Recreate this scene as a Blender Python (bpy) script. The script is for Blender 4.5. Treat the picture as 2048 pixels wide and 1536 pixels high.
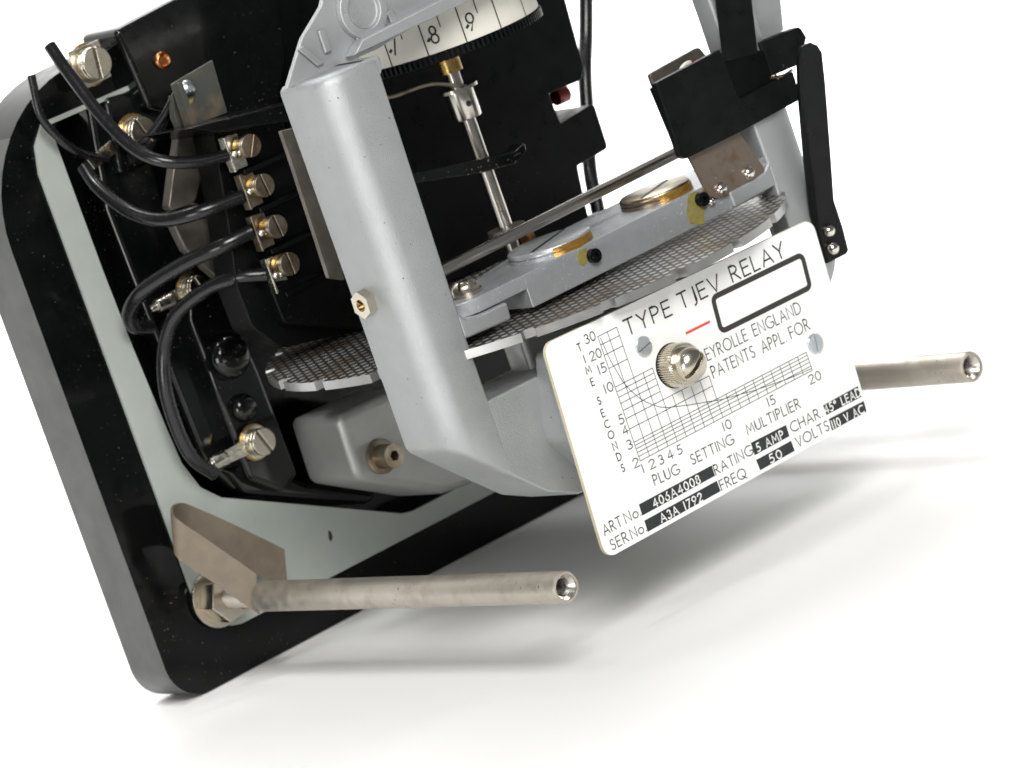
import bpy, bmesh, math, random
from mathutils import Vector, Matrix
from mathutils.geometry import tessellate_polygon
random.seed(7)
R = math.radians
S = bpy.context.scene
for o in list(bpy.data.objects):
    bpy.data.objects.remove(o)

# ------------------------------------------------------------------ camera, world, lamps, exposure
# 1 unit = 1 cm.  X runs to the relay's right, Z is up, -Y comes out of the panel.
CAMR = Matrix(((0.73, -0.6019, -0.3238), (0.3697, -0.0508, 0.9278), (-0.5748, -0.797, 0.1855)))
r0 = CAMR[0].normalized(); r2 = (CAMR[2] - r0 * CAMR[2].dot(r0)).normalized(); r1 = r2.cross(r0)
CAMR = Matrix((r0, r1, r2))
FPX = 9880.0
CAM = Vector((-56.084, -89.892, 22.453))
cd = bpy.data.cameras.new('camera'); cam = bpy.data.objects.new('camera', cd); S.collection.objects.link(cam)
cam.matrix_world = Matrix.Translation(CAM) @ CAMR.transposed().to_4x4()
cd.sensor_width = 36; cd.lens = FPX / 2048 * 36; cd.clip_start = 5; cd.clip_end = 2000
cd.dof.use_dof = True; cd.dof.focus_distance = 97.5; cd.dof.aperture_fstop = 0.5
S.camera = cam
S.render.resolution_x = 1024; S.render.resolution_y = 768

w = bpy.data.worlds.new('World'); S.world = w; w.use_nodes = True
bg = w.node_tree.nodes['Background']; bg.inputs[0].default_value = (0.98, 0.99, 1.0, 1); bg.inputs[1].default_value = 0.16

def area(name, loc, target, size, power, col=(1, 1, 1), sy=None):
    l = bpy.data.lights.new(name, 'AREA'); l.energy = power; l.size = size; l.color = col
    if sy: l.shape = 'RECTANGLE'; l.size_y = sy
    o = bpy.data.objects.new(name, l); S.collection.objects.link(o); o.location = loc
    o.rotation_euler = (Vector(target) - Vector(loc)).to_track_quat('-Z', 'Y').to_euler()
    return o
def spot(name, loc, target, angle, power, blend=0.8, size=22):
    l = bpy.data.lights.new(name, 'SPOT'); l.energy = power; l.spot_size = math.radians(angle); l.spot_blend = blend; l.shadow_soft_size = size
    o = bpy.data.objects.new(name, l); S.collection.objects.link(o); o.location = loc
    o.rotation_euler = (Vector(target) - Vector(loc)).to_track_quat('-Z', 'Y').to_euler()
area('key_lamp', (-28, -76, 59), (5, -5, 4), 40, 92000, (1, 0.99, 0.97))
area('fill_lamp', (-92, -42, 8), (3, -4, 6), 40, 36000, (1.0, 0.985, 0.96))  # added unseen fill: lifts left faces and the highlight along the upright's edge
area('overhead_fill', (45, 60, 100), (18, 8, 0), 60, 100000)  # added unseen soft source from above, brightens the floor
spot('backdrop_fill', (75, 10, 150), (58, 56, 5), 56, 1500000)  # added unseen spots, only there to whiten the paper behind the relay
spot('backdrop_fill', (-25, 10, 150), (20, 60, 10), 52, 1300000)  # second added spot for the left part of the sweep
S.view_settings.view_transform = 'Standard'; S.view_settings.look = 'None'
S.view_settings.exposure = 0.0; S.view_settings.gamma = 1.0

# ------------------------------------------------------------------ helpers
def P(u, v, x=None, y=None, z=None):
    """photo coordinates (2048 x 1536) to the point of a real plane of the relay"""
    d = CAMR.transposed() @ Vector(((u - 1024) / FPX, (768 - v) / FPX, -1.0))
    i, k = (0, x) if x is not None else ((1, y) if y is not None else (2, z))
    return CAM + d * ((k - CAM[i]) / d[i])
def PP(pts, **k): return [P(u, v, **k) for u, v in pts]

def node(nt, t, **kw):
    n = nt.nodes.new(t)
    for k, v in kw.items(): setattr(n, k, v)
    return n
def mat(name, col, rough=0.5, metal=0.0, var=0.12, vscale=3.0, col2=None, mixlo=0.45, mixhi=0.7, bump=0.0, bscale=60.0,
        rvar=0.0, coat=0.0, spec=0.5, specks=None, stretch=None, sheen=None):
    m = bpy.data.materials.new(name); m.use_nodes = True; nt = m.node_tree; L = nt.links
    b = nt.nodes['Principled BSDF']
    b.inputs['Roughness'].default_value = rough; b.inputs['Metallic'].default_value = metal
    b.inputs['Specular IOR Level'].default_value = spec; b.inputs['Coat Weight'].default_value = coat
    tc = node(nt, 'ShaderNodeTexCoord'); co = tc.outputs['Object']
    if stretch:
        mp = node(nt, 'ShaderNodeMapping'); mp.inputs['Scale'].default_value = stretch; L.new(co, mp.inputs[0]); co = mp.outputs[0]
    n1 = node(nt, 'ShaderNodeTexNoise'); n1.inputs['Scale'].default_value = vscale; n1.inputs['Detail'].default_value = 6; n1.inputs['Roughness'].default_value = 0.65
    L.new(co, n1.inputs['Vector'])
    rp = node(nt, 'ShaderNodeValToRGB'); e = rp.color_ramp.elements
    c2 = col2 if col2 else [c * (1 + var) for c in col]
    c1 = col if col2 else [c * (1 - var) for c in col]
    e[0].position = mixlo if col2 else 0.3; e[1].position = mixhi if col2 else 0.7
    e[0].color = (*c1, 1); e[1].color = (*c2, 1)
    L.new(n1.outputs['Fac'], rp.inputs[0]); out = rp.outputs[0]
    if specks:                                   # (colour, scale, threshold): dust, pits and painted sparkle
        sc, ss, st = specks
        vo = node(nt, 'ShaderNodeTexNoise'); vo.inputs['Scale'].default_value = ss; vo.inputs['Detail'].default_value = 2
        L.new(tc.outputs['Object'], vo.inputs['Vector'])
        mr = node(nt, 'ShaderNodeMapRange'); mr.inputs[1].default_value = st; mr.inputs[2].default_value = st + 0.05
        cl = node(nt, 'ShaderNodeTexNoise'); cl.inputs['Scale'].default_value = 0.55; cl.inputs['Detail'].default_value = 3; L.new(tc.outputs['Object'], cl.inputs['Vector'])
        ad = node(nt, 'ShaderNodeMath', operation='MULTIPLY_ADD'); ad.inputs[1].default_value = 0.28; ad.inputs[2].default_value = -0.14; L.new(cl.outputs['Fac'], ad.inputs[0])
        su = node(nt, 'ShaderNodeMath', operation='ADD'); L.new(vo.outputs['Fac'], su.inputs[0]); L.new(ad.outputs[0], su.inputs[1]); L.new(su.outputs[0], mr.inputs[0])
        mx = node(nt, 'ShaderNodeMix', data_type='RGBA'); L.new(mr.outputs[0], mx.inputs[0]); L.new(out, mx.inputs[6]); mx.inputs[7].default_value = (*sc, 1)
        out = mx.outputs[2]
    L.new(out, b.inputs['Base Color'])
    if rvar:
        mr2 = node(nt, 'ShaderNodeMapRange'); mr2.inputs[1].default_value = 0.3; mr2.inputs[2].default_value = 0.7
        mr2.inputs[3].default_value = max(0.02, rough - rvar); mr2.inputs[4].default_value = min(1, rough + rvar)
        n3 = node(nt, 'ShaderNodeTexNoise'); n3.inputs['Scale'].default_value = vscale * 2.3; n3.inputs['Detail'].default_value = 5
        L.new(co, n3.inputs['Vector']); L.new(n3.outputs['Fac'], mr2.inputs[0]); L.new(mr2.outputs[0], b.inputs['Roughness'])
    if bump:
        n2 = node(nt, 'ShaderNodeTexNoise'); n2.inputs['Scale'].default_value = bscale; n2.inputs['Detail'].default_value = 3
        L.new(co, n2.inputs['Vector'])
        bp = node(nt, 'ShaderNodeBump'); bp.inputs['Strength'].default_value = bump; bp.inputs['Distance'].default_value = 0.02
        L.new(n2.outputs['Fac'], bp.inputs['Height']); L.new(bp.outputs[0], b.inputs['Normal'])
    return m

M = {}
M['cast'] = mat('silver_paint', (0.425, 0.44, 0.445), 0.41, 0.62, var=0.05, vscale=1.2, bump=0.6, bscale=58, rvar=0.05, specks=((0.12, 0.11, 0.10), 9, 0.74))
M['beam'] = mat('sparkling_aluminium_paint', (0.40, 0.415, 0.43), 0.36, 0.55, var=0.06, vscale=4, bump=0.3, bscale=24, rvar=0.06, specks=((0.80, 0.82, 0.84), 17, 0.66))  # pale specks put the sparkle of the paint into its colour
M['foot'] = mat('dull_silver_paint', (0.40, 0.405, 0.395), 0.45, 0.5, var=0.08, vscale=1.4, bump=0.2, bscale=40, rvar=0.06)
M['bake'] = mat('black_bakelite', (0.0026, 0.003, 0.003), 0.14, 0, spec=0.22, var=0.3, rvar=0.08, vscale=1.2, specks=((0.11, 0.095, 0.08), 17, 0.72), bump=0.03, bscale=5)
M['bakegloss'] = mat('glossy_black_moulding', (0.004, 0.0045, 0.0045), 0.11, 0, spec=0.5, var=0.3, rvar=0.06, vscale=1.5, specks=((0.15, 0.13, 0.11), 15, 0.705), bump=0.05, bscale=3)
M['bakeside'] = mat('bakelite_side_painted_sheen', (0.055, 0.056, 0.056), 0.4, 0, var=0.2, vscale=0.8, rvar=0.1)  # grey reflection of the bright surroundings, painted into the side wall colour
M['bake2'] = mat('matt_black_moulding', (0.0028, 0.0032, 0.0032), 0.34, 0, spec=0.15, var=0.3, rvar=0.08, vscale=1.5, specks=((0.10, 0.09, 0.07), 16, 0.73), bump=0.05, bscale=20)
M['black'] = mat('black_enamel', (0.0045, 0.0052, 0.0052), 0.36, 0, spec=0.18, var=0.3, rvar=0.1, vscale=2, bump=0.05, bscale=25, specks=((0.10, 0.10, 0.10), 8, 0.77))
M['wire'] = mat('black_cable_sheath', (0.007, 0.007, 0.008), 0.24, 0, var=0.2, rvar=0.06, vscale=3, bump=0.04, bscale=30)
M['steel'] = mat('bright_steel', (0.56, 0.53, 0.48), 0.22, 1, var=0.04, rvar=0.03, vscale=1.2)
M['rod'] = mat('stained_nickel', (0.50, 0.46, 0.40), 0.44, 0.8, rvar=0.1, vscale=1.6, col2=(0.34, 0.28, 0.22), mixlo=0.5, mixhi=0.85, bump=0.15, bscale=50, specks=((0.10, 0.085, 0.07), 12, 0.72))
M['thread'] = mat('bright_thread', (0.62, 0.60, 0.56), 0.25, 1, rvar=0.08)
M['nickel'] = mat('nickel', (0.60, 0.55, 0.46), 0.25, 1, var=0.08, rvar=0.03, vscale=1.6)
M['dullnick'] = mat('tarnished_nickel', (0.42, 0.37, 0.29), 0.33, 1, var=0.2, rvar=0.04, vscale=2, col2=(0.22, 0.15, 0.09), mixlo=0.42, mixhi=0.68)
M['zinc'] = mat('zinc', (0.62, 0.66, 0.68), 0.3, 1, var=0.08, rvar=0.04, vscale=2)
M['chrome'] = mat('polished_nickel', (0.78, 0.73, 0.66), 0.09, 1, var=0.03, rvar=0.02, vscale=1)
M['brass'] = mat('brass', (0.50, 0.33, 0.12), 0.3, 1, var=0.2, rvar=0.1, vscale=6)
M['varn'] = mat('amber_varnish', (0.33, 0.18, 0.035), 0.16, 0.55, var=0.4, vscale=4, rvar=0.08, bump=0.5, bscale=9, stretch=(1, 1, 6))
M['olive'] = mat('yellow_thread_locker', (0.23, 0.195, 0.06), 0.3, 0, var=0.25, vscale=8, bump=0.4, bscale=12)
M['copper'] = mat('copper', (0.45, 0.20, 0.08), 0.3, 1, var=0.2)
M['tin'] = mat('solder_tinned_lug', (0.70, 0.67, 0.58), 0.25, 1, var=0.1, rvar=0.1, bump=0.4, bscale=10)
M['clip'] = mat('tan_bronze_strip', (0.165, 0.135, 0.10), 0.5, 0.35, var=0.14, vscale=2.2, bump=0.12, bscale=30, rvar=0.08, specks=((0.2, 0.14, 0.09), 14, 0.68))
M['bracket'] = mat('rusty_tan_plate', (0.19, 0.155, 0.125), 0.38, 0.55, vscale=2.6, col2=(0.15, 0.085, 0.045), mixlo=0.5, mixhi=0.72, bump=0.2, bscale=25, rvar=0.1, specks=((0.5, 0.47, 0.42), 16, 0.70))
M['gasket'] = mat('grey_green_paint', (0.335, 0.365, 0.335), 0.5, 0.0, var=0.06, vscale=0.8, bump=0.06, bscale=40, specks=((0.02, 0.02, 0.02), 2.4, 0.80))
M['plate'] = mat('white_enamel_plate', (0.84, 0.84, 0.82), 0.3, 0, var=0.012, vscale=0.8)
M['edge'] = mat('cream_plate_edge', (0.55, 0.50, 0.36), 0.5, 0, var=0.1)
M['ink'] = mat('black_print', (0.012, 0.014, 0.013), 0.5, 0, var=0.2, vscale=10)
M['ink2'] = mat('dark_brown_print', (0.03, 0.027, 0.024), 0.5, 0, var=0.2, vscale=10)
M['strip'] = mat('stamped_black_strip', (0.014, 0.018, 0.019), 0.4, 0, var=0.3, vscale=6)
M['white'] = mat('white_print', (0.78, 0.78, 0.75), 0.5, 0, var=0.04)
M['red'] = mat('red_print', (0.75, 0.06, 0.04), 0.5, 0, var=0.05)
M['redpl'] = mat('red_plastic', (0.25, 0.012, 0.012), 0.35, 0, var=0.1)
M['dial'] = mat('cream_dial_card', (0.66, 0.64, 0.57), 0.5, 0, var=0.03)
M['perspex'] = mat('grey_insulating_sheet', (0.055, 0.058, 0.05), 0.3, 0.0, vscale=1.6, col2=(0.13, 0.095, 0.065), mixlo=0.5, mixhi=0.7)
M['dullmet'] = mat('dull_dark_metal', (0.15, 0.135, 0.115), 0.42, 0.7, var=0.3, vscale=2, rvar=0.1)
M['paper'] = mat('white_paper', (0.86, 0.86, 0.85), 0.6, 0, var=0.006, vscale=0.15)

def knurl_mat():
    m = bpy.data.materials.new('knurled_disc_metal'); m.use_nodes = True; nt = m.node_tree; L = nt.links
    b = nt.nodes['Principled BSDF']; b.inputs['Metallic'].default_value = 0.6; b.inputs['Roughness'].default_value = 0.3
    tc = node(nt, 'ShaderNodeTexCoord'); sp = node(nt, 'ShaderNodeSeparateXYZ'); L.new(tc.outputs['Object'], sp.inputs[0])
    def wave(a, bb, k):
        s1 = node(nt, 'ShaderNodeMath', operation='MULTIPLY'); s1.inputs[1].default_value = a; L.new(sp.outputs[0], s1.inputs[0])
        s2 = node(nt, 'ShaderNodeMath', operation='MULTIPLY_ADD'); s2.inputs[1].default_value = bb; L.new(sp.outputs[1], s2.inputs[0]); L.new(s1.outputs[0], s2.inputs[2])
        s3 = node(nt, 'ShaderNodeMath', operation='MULTIPLY'); s3.inputs[1].default_value = k; L.new(s2.outputs[0], s3.inputs[0])
        s4 = node(nt, 'ShaderNodeMath', operation='SINE'); L.new(s3.outputs[0], s4.inputs[0]); return s4
    w1 = wave(0.26, -0.966, 2 * math.pi / 0.255); w2 = wave(0.966, 0.26, 2 * math.pi / 0.255)
    mu = node(nt, 'ShaderNodeMath', operation='ADD'); L.new(w1.outputs[0], mu.inputs[0]); L.new(w2.outputs[0], mu.inputs[1])
    mr = node(nt, 'ShaderNodeMapRange'); mr.inputs[1].default_value = 0.3; mr.inputs[2].default_value = 0.9; L.new(mu.outputs[0], mr.inputs[0])
    ns = node(nt, 'ShaderNodeTexNoise'); ns.inputs['Scale'].default_value = 0.9; ns.inputs['Detail'].default_value = 5; L.new(tc.outputs['Object'], ns.inputs['Vector'])
    rp = node(nt, 'ShaderNodeValToRGB'); rp.color_ramp.elements[0].position = 0.42; rp.color_ramp.elements[1].position = 0.7
    rp.color_ramp.elements[0].color = (0.72, 0.71, 0.67, 1); rp.color_ramp.elements[1].color = (0.42, 0.27, 0.12, 1); L.new(ns.outputs['Fac'], rp.inputs[0])
    mx = node(nt, 'ShaderNodeMix', data_type='RGBA'); mx.inputs[6].default_value = (0.085, 0.088, 0.085, 1); L.new(rp.outputs[0], mx.inputs[7]); L.new(mr.outputs[0], mx.inputs[0])
    L.new(mx.outputs[2], b.inputs['Base Color'])
    bp = node(nt, 'ShaderNodeBump'); bp.inputs['Strength'].default_value = 0.7; bp.inputs['Distance'].default_value = 0.03
    L.new(mr.outputs[0], bp.inputs['Height']); L.new(bp.outputs[0], b.inputs['Normal'])
    return m
M['knurl'] = knurl_mat()
M['disc'] = mat('bright_aluminium_disc_edge', (0.44, 0.44, 0.43), 0.36, 1, var=0.04, rvar=0.06, vscale=2)

class B:
    """collects faces for ONE mesh"""
    def __init__(s): s.v = []; s.f = []; s.m = []
    def add(s, vs, fs, mi=0):
        o = len(s.v); s.v += [Vector(q) for q in vs]; s.f += [[i + o for i in f] for f in fs]; s.m += [mi] * len(fs); return s
    def prism(s, pts, off, mi=0):
        pts = [Vector(p) for p in pts]; off = Vector(off); n = len(pts)
        return s.add(pts + [p + off for p in pts], [list(range(n)), list(range(2 * n - 1, n - 1, -1))] + [[(i + 1) % n, i, i + n, (i + 1) % n + n] for i in range(n)], mi)
    def prism_hole(s, outer, holes, off, mi=0):
        loops = [[Vector(p) for p in l] for l in [outer] + holes]; off = Vector(off)
        flat = [p for l in loops for p in l]; n = len(flat); tris = [list(t) for t in tessellate_polygon(loops)]
        fs = [t for t in tris] + [[i + n for i in reversed(t)] for t in tris]; k = 0
        for l in loops:
            m = len(l)
            fs += [[k + (i + 1) % m, k + i, k + i + n, k + (i + 1) % m + n] for i in range(m)]; k += m
        return s.add(flat + [p + off for p in flat], fs, mi)
    def box(s, a, b, mi=0):
        x0, y0, z0 = a; x1, y1, z1 = b
        return s.prism([(x0, y0, z0), (x1, y0, z0), (x1, y0, z1), (x0, y0, z1)], (0, y1 - y0, 0), mi)
    def lathe(s, p, d, prof, n=40, mi=0, cap=True):
        p = Vector(p); d = Vector(d).normalized(); a = d.orthogonal().normalized(); b = d.cross(a); vs = []; fs = []
        for t, r in prof:
            for i in range(n):
                q = 2 * math.pi * i / n; vs.append(p + d * t + (a * math.cos(q) + b * math.sin(q)) * r)
        for j in range(len(prof) - 1):
            for i in range(n): fs.append([j * n + i, j * n + (i + 1) % n, (j + 1) * n + (i + 1) % n, (j + 1) * n + i])
        if cap: fs += [list(range(n - 1, -1, -1)), list(range((len(prof) - 1) * n, len(prof) * n))]
        return s.add(vs, fs, mi)
    def cyl(s, p0, p1, r, n=32, mi=0, r1=None):
        p0 = Vector(p0); p1 = Vector(p1); l = (p1 - p0).length
        return s.lathe(p0, p1 - p0, [(0, r), (l, r if r1 is None else r1)], n, mi)
    def tube(s, pts, r, n=14, mi=0, sub=8):
        pts = [Vector(p) for p in pts]; q = []
        e = [pts[0] * 2 - pts[1]] + pts + [pts[-1] * 2 - pts[-2]]
        for i in range(1, len(e) - 2):
            for k in range(sub):
                t = k / sub; a, b_, c, d = e[i - 1:i + 3]
                q.append(0.5 * (2 * b_ + (c - a) * t + (2 * a - 5 * b_ + 4 * c - d) * t * t + (3 * b_ - a - 3 * c + d) * t ** 3))
        q.append(pts[-1]); vs = []; fs = []; up = None
        for i, p in enumerate(q):
            d = (q[min(i + 1, len(q) - 1)] - q[max(i - 1, 0)]).normalized()
            up = d.orthogonal().normalized() if up is None else (up - d * up.dot(d)).normalized()
            bb = d.cross(up)
            vs += [p + (up * math.cos(2 * math.pi * k / n) + bb * math.sin(2 * math.pi * k / n)) * r for k in range(n)]
        for j in range(len(q) - 1):
            for i in range(n): fs.append([j * n + i, j * n + (i + 1) % n, (j + 1) * n + (i + 1) % n, (j + 1) * n + i])
        fs += [list(range(n - 1, -1, -1)), list(range((len(q) - 1) * n, len(q) * n))]
        return s.add(vs, fs, mi)
    def ribbon(s, pts, wd, nrm, mi=0, closed=False):
        """flat printed stroke"""
        pts = [Vector(p) for p in pts]; n = len(pts); nrm = Vector(nrm); l = []; r = []
        for i, p in enumerate(pts):
            a = pts[i - 1] if (i > 0 or closed) else None; c = pts[(i + 1) % n] if (i < n - 1 or closed) else None
            d1 = (p - a).normalized() if a is not None else None; d2 = (c - p).normalized() if c is not None else None
            d = (d1 + d2) if (d1 and d2) else (d1 or d2)
            if d.length < 1e-4: d = d2
            d.normalize(); t = nrm.cross(d); k = 1.0
            if d1 and d2: k = min(1.8, 1 / max(0.3, d.dot(d2)))
            ext = Vector((0, 0, 0))
            if not closed and i == 0: ext = -d * wd * 0.4
            if not closed and i == n - 1: ext = d * wd * 0.4
            l.append(p + t * wd / 2 * k + ext); r.append(p - t * wd / 2 * k + ext)
        m = n if closed else n - 1
        return s.add(l + r, [[i, (i + 1) % n, n + (i + 1) % n, n + i] for i in range(m)], mi)

COL = S.collection
def obj(name, b, mats, parent=None, bevel=0.0, seg=2, ang=32, label=None, sharp=35, flip=True):
    me = bpy.data.meshes.new(name); me.from_pydata([tuple(v) for v in b.v], [], b.f)
    for m in (mats if isinstance(mats, (list, tuple)) else [mats]): me.materials.append(M[m])
    for p, i in zip(me.polygons, b.m): p.material_index = i; p.use_smooth = True
    bm = bmesh.new(); bm.from_mesh(me)
    if flip: bmesh.ops.recalc_face_normals(bm, faces=bm.faces)
    bm.to_mesh(me); bm.free()
    me.set_sharp_from_angle(angle=R(sharp))
    o = bpy.data.objects.new(name, me); COL.objects.link(o)
    if parent is not None:
        o.parent = parent; o.matrix_parent_inverse = parent.matrix_world.inverted() if parent.type == 'EMPTY' else Matrix()
    if bevel:
        md = o.modifiers.new('bevel', 'BEVEL'); md.width = bevel; md.segments = seg; md.limit_method = 'ANGLE'; md.angle_limit = R(ang); md.harden_normals = True
    if label: o['label'] = label
    return o

def rrect(x0, x1, z0, z1, r, y, n=8):
    pts = []
    for cx, cz, a in ((x1 - r, z0 + r, -90), (x1 - r, z1 - r, 0), (x0 + r, z1 - r, 90), (x0 + r, z0 + r, 180)):
        for i in range(n + 1):
            q = R(a + 90 * i / n); pts.append((cx + r * math.cos(q), y, cz + r * math.sin(q)))
    return pts
def circle(c, d, r, n=32, a0=0.0):
    d = Vector(d).normalized(); a = d.orthogonal().normalized(); b = d.cross(a)
    return [Vector(c) + (a * math.cos(a0 + 2 * math.pi * i / n) + b * math.sin(a0 + 2 * math.pi * i / n)) * r for i in range(n)]
NX, NN, NZ = Vector((1, 0, 0)), Vector((0, -1, 0)), Vector((0, 0, 1))

def screw_head(b, c, d, r, h, slot=0.0, dome=0.0, sw=0.16, mi=0, n=28):
    """slotted head: a lower disc and two half caps with a real slot between them"""
    c = Vector(c); d = Vector(d).normalized(); ref = Vector((0, 0, 1)) if abs(d.z) < 0.8 else Vector((1, 0, 0))
    a = (ref - d * ref.dot(d)).normalized(); e = d.cross(a); s_, c_ = math.sin(slot), math.cos(slot)
    u = a * c_ + e * s_; v = d.cross(u)                    # slot runs along u
    b.lathe(c, d, [(0, r), (h * 0.55, r)], n, mi)
    for sg in (1, -1):
        t0 = math.asin(sw); pr = []
        rings = [(h * 0.55, 1.0), (h, 1.0)] if not dome else [(h * 0.55, 1.0), (h * 0.7, 0.985), (h * 0.7 + dome * 0.3, 0.93), (h * 0.7 + dome * 0.58, 0.80), (h * 0.7 + dome * 0.8, 0.62), (h * 0.7 + dome * 0.94, 0.40), (h * 0.7 + dome, 0.16)]
        m = 14; vs = []; fs = []
        for (t, k) in rings:
            for i in range(m + 1):
                q = t0 + (math.pi - 2 * t0) * i / m
                vs.append(c + d * t + (u * math.cos(q) + v * sg * max(sw / max(k, 0.2) if False else math.sin(q), 0)) * r * k + v * sg * 0 + (v * sg * (sw * r * (1 - k))))
        w_ = m + 1
        for j in range(len(rings) - 1):
            for i in range(m): fs.append([j * w_ + i, j * w_ + i + 1, (j + 1) * w_ + i + 1, (j + 1) * w_ + i])
            fs.append([j * w_ + m, j * w_, (j + 1) * w_, (j + 1) * w_ + m])
        fs.append(list(range((len(rings) - 1) * w_, len(rings) * w_))); fs.append(list(range(w_)))
        b.add(vs, fs, mi)
    return b
def hexnut(b, c, d, r, h, bore, a0=0.0, mi=0):
    d = Vector(d).normalized()
    return b.prism_hole(circle(c, d, r, 6, a0), [circle(c, d, bore, 24)], d * h, mi)
def washer(b, c, d, r, bore, h, mi=0):
    d = Vector(d).normalized(); return b.prism_hole(circle(c, d, r, 40), [circle(c, d, bore, 24)], d * h, mi)

# ------------------------------------------------------------------ setting: white paper sweep
b = B(); n = 24; prof = [(-33, -1.86), (38, -1.86)]
for i in range(1, n + 1):
    q = R(90 * i / n); prof.append((38 + 22 * math.sin(q), -1.86 + 22 * (1 - math.cos(q))))
prof.append((60, 90))
for i in range(len(prof) - 1):
    (y0, z0), (y1, z1) = prof[i], prof[i + 1]
    b.add([(-60, y0, z0), (170, y0, z0), (170, y1, z1), (-60, y1, z1)], [[0, 1, 2, 3]])
ground = obj('ground', b, 'paper', flip=False); ground['kind'] = 'structure'
bm = bmesh.new(); bm.from_mesh(ground.data); bmesh.ops.remove_doubles(bm, verts=bm.verts, dist=0.001); bm.to_mesh(ground.data); bm.free()

# ------------------------------------------------------------------ the relay
relay = bpy.data.objects.new('protection_relay', None); COL.objects.link(relay)
relay.location = (5, 1.5, -1.85); relay['label'] = 'uncovered electrical relay with silver frame, white data plate and black base'
relay['category'] = 'relay'
bpy.context.view_layer.update()

BO = 1.1                                              # the base rim lies this far behind the plane y = 0
BV = Vector((0.635, 1.0, -0.215)) * BO
def sh(pts): return [Vector(p) + BV for p in pts]
# --- base: black moulded tray
XR = 12.5; ZT = 12.3
inner = [(-0.58, 10.08), (-0.57, 7.9), (-0.52, 6.02), (-0.42, 4.1), (-0.36, 3.3), (-0.12, 2.62), (0.3, 2.2), (0.9, 1.9), (2.21, 1.24), (4.7, -0.02), (5.0, -0.08), (11.7, -0.08), (11.7, 11.3), (-0.58, 11.3)]
def corner_rect(x0, x1, z0, z1, rs, y, n=10):
    pts = []
    for cx, cz, a, r in ((x1, z0, -90, rs[0]), (x1, z1, 0, rs[1]), (x0, z1, 90, rs[2]), (x0, z0, 180, rs[3])):
        ox = cx - r if cx == x1 else cx + r; oz = cz - r if cz == z1 else cz + r
        for i in range(n + 1):
            q = R(a + 90 * i / n); pts.append((ox + r * math.cos(q), y, oz + r * math.sin(q)))
    return pts
b = B(); b.prism_hole(corner_rect(-2.5, XR, -1.6, ZT, (0.6, 0.6, 3.2, 0.9), 0.03, 12), [[(x + 0.05, 0.03, z - 0.02) for x, z in inner]], (0, 1.4, 0)); b.v = sh(b.v)
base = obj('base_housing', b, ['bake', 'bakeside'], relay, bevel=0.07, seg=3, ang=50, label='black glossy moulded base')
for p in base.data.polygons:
    if abs(p.normal.y) < 0.5 and (p.center.x < -1.6 + 0.6 or p.center.z < -1.6 or p.center.z > 11.9): p.material_index = 1  # outer walls take the grey with the painted reflection
b = B(); b.prism([(-1.5, 0.95, -0.9), (12.2, 0.95, -0.9), (12.2, 0.95, 12.0), (1.2, 0.95, 12.0), (-1.5, 0.95, 9.6)], (0, 0.45, 0)); b.v = sh(b.v); obj('back_panel', b, 'bake', base)
# moulded ribs, steps and bosses inside the tray
b = B()
b.prism(PP([(160, 120), (232, 90), (352, 470), (470, 800), (560, 960), (470, 985), (415, 940), (330, 720), (215, 420)], y=0.1 + BO), (0, 0.9, 0))
b.prism(PP([(380, 480), (440, 560), (520, 740), (600, 950), (570, 985), (500, 960), (450, 830), (380, 640)], y=-0.35 + BO), (0, 1.3, 0))
b.prism(PP([(440, 935), (520, 930), (610, 965), (760, 985), (740, 1008), (610, 1000), (490, 990)], y=0.0 + BO), (0, 0.9, 0))
b.prism(PP([(230, 60), (420, -40), (600, -60), (560, 230), (430, 250), (300, 220), (262, 130)], y=-0.5 + BO), (0, 1.5, 0))
b.prism(PP([(210, 196), (320, 165), (345, 240), (300, 330), (240, 350)], y=-0.15 + BO), (0, 1.0, 0))
obj('terminal_moulding', b, 'bakegloss', base, bevel=0.14, seg=4)
b = B()
for (u, v, rr, y, l) in ((472, 712, 0.52, -0.75 + BO, 1.4), (497, 815, 0.34, -0.6 + BO, 1.2)):
    c = P(u, v, y=y); b.lathe(c, (0, 1, 0), [(0, rr * 0.5), (0.02, rr * 0.66), (0.07, rr * 0.82), (0.15, rr * 0.93), (0.27, rr), (l, rr * 1.05)], 36)
obj('moulded_boss', b, 'bakegloss', base, sharp=50)

# --- grey green packing plate on the base rim
gout = [(-0.72, 11.4), (-1.08, 11.0), (-1.23, 10.4), (-1.23, 0.2), (-1.18, 0.0), (-0.55, -0.5), (-0.3, -0.56), (12.3, -0.58), (12.3, 11.4)]
gin = [(x + 0.02, z) for x, z in inner]
b = B(); b.prism_hole([(x, -0.05, z) for x, z in gout], [[(x, -0.05, z) for x, z in gin]], (0, 0.07, 0)); b.v = sh(b.v)
obj('packing_plate', b, 'gasket', relay, label='grey green painted plate round the opening of the base')
b = B(); b.prism([P(u, v, y=BO - 0.052) for u, v in [(656, 1060), (662, 1064), (665, 1074), (662, 1083), (658, 1078)]], (0, -0.008, 0)); obj('paint_chip', b, 'ink', bpy.data.objects['packing_plate'])
# inner lip of the packing plate turned into the tray
b = B()
for i in range(6):
    (x0, z0), (x1, z1) = inner[i], inner[i + 1]
    b.add([(x0 + 0.03, -0.03, z0), (x1 + 0.03, -0.03, z1), (x1 + 0.2, 0.92, z1 + 0.02), (x0 + 0.2, 0.92, z0)], [[0, 1, 2, 3]])
b.v = sh(b.v); obj('opening_wall', b, 'bake', base)

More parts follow.
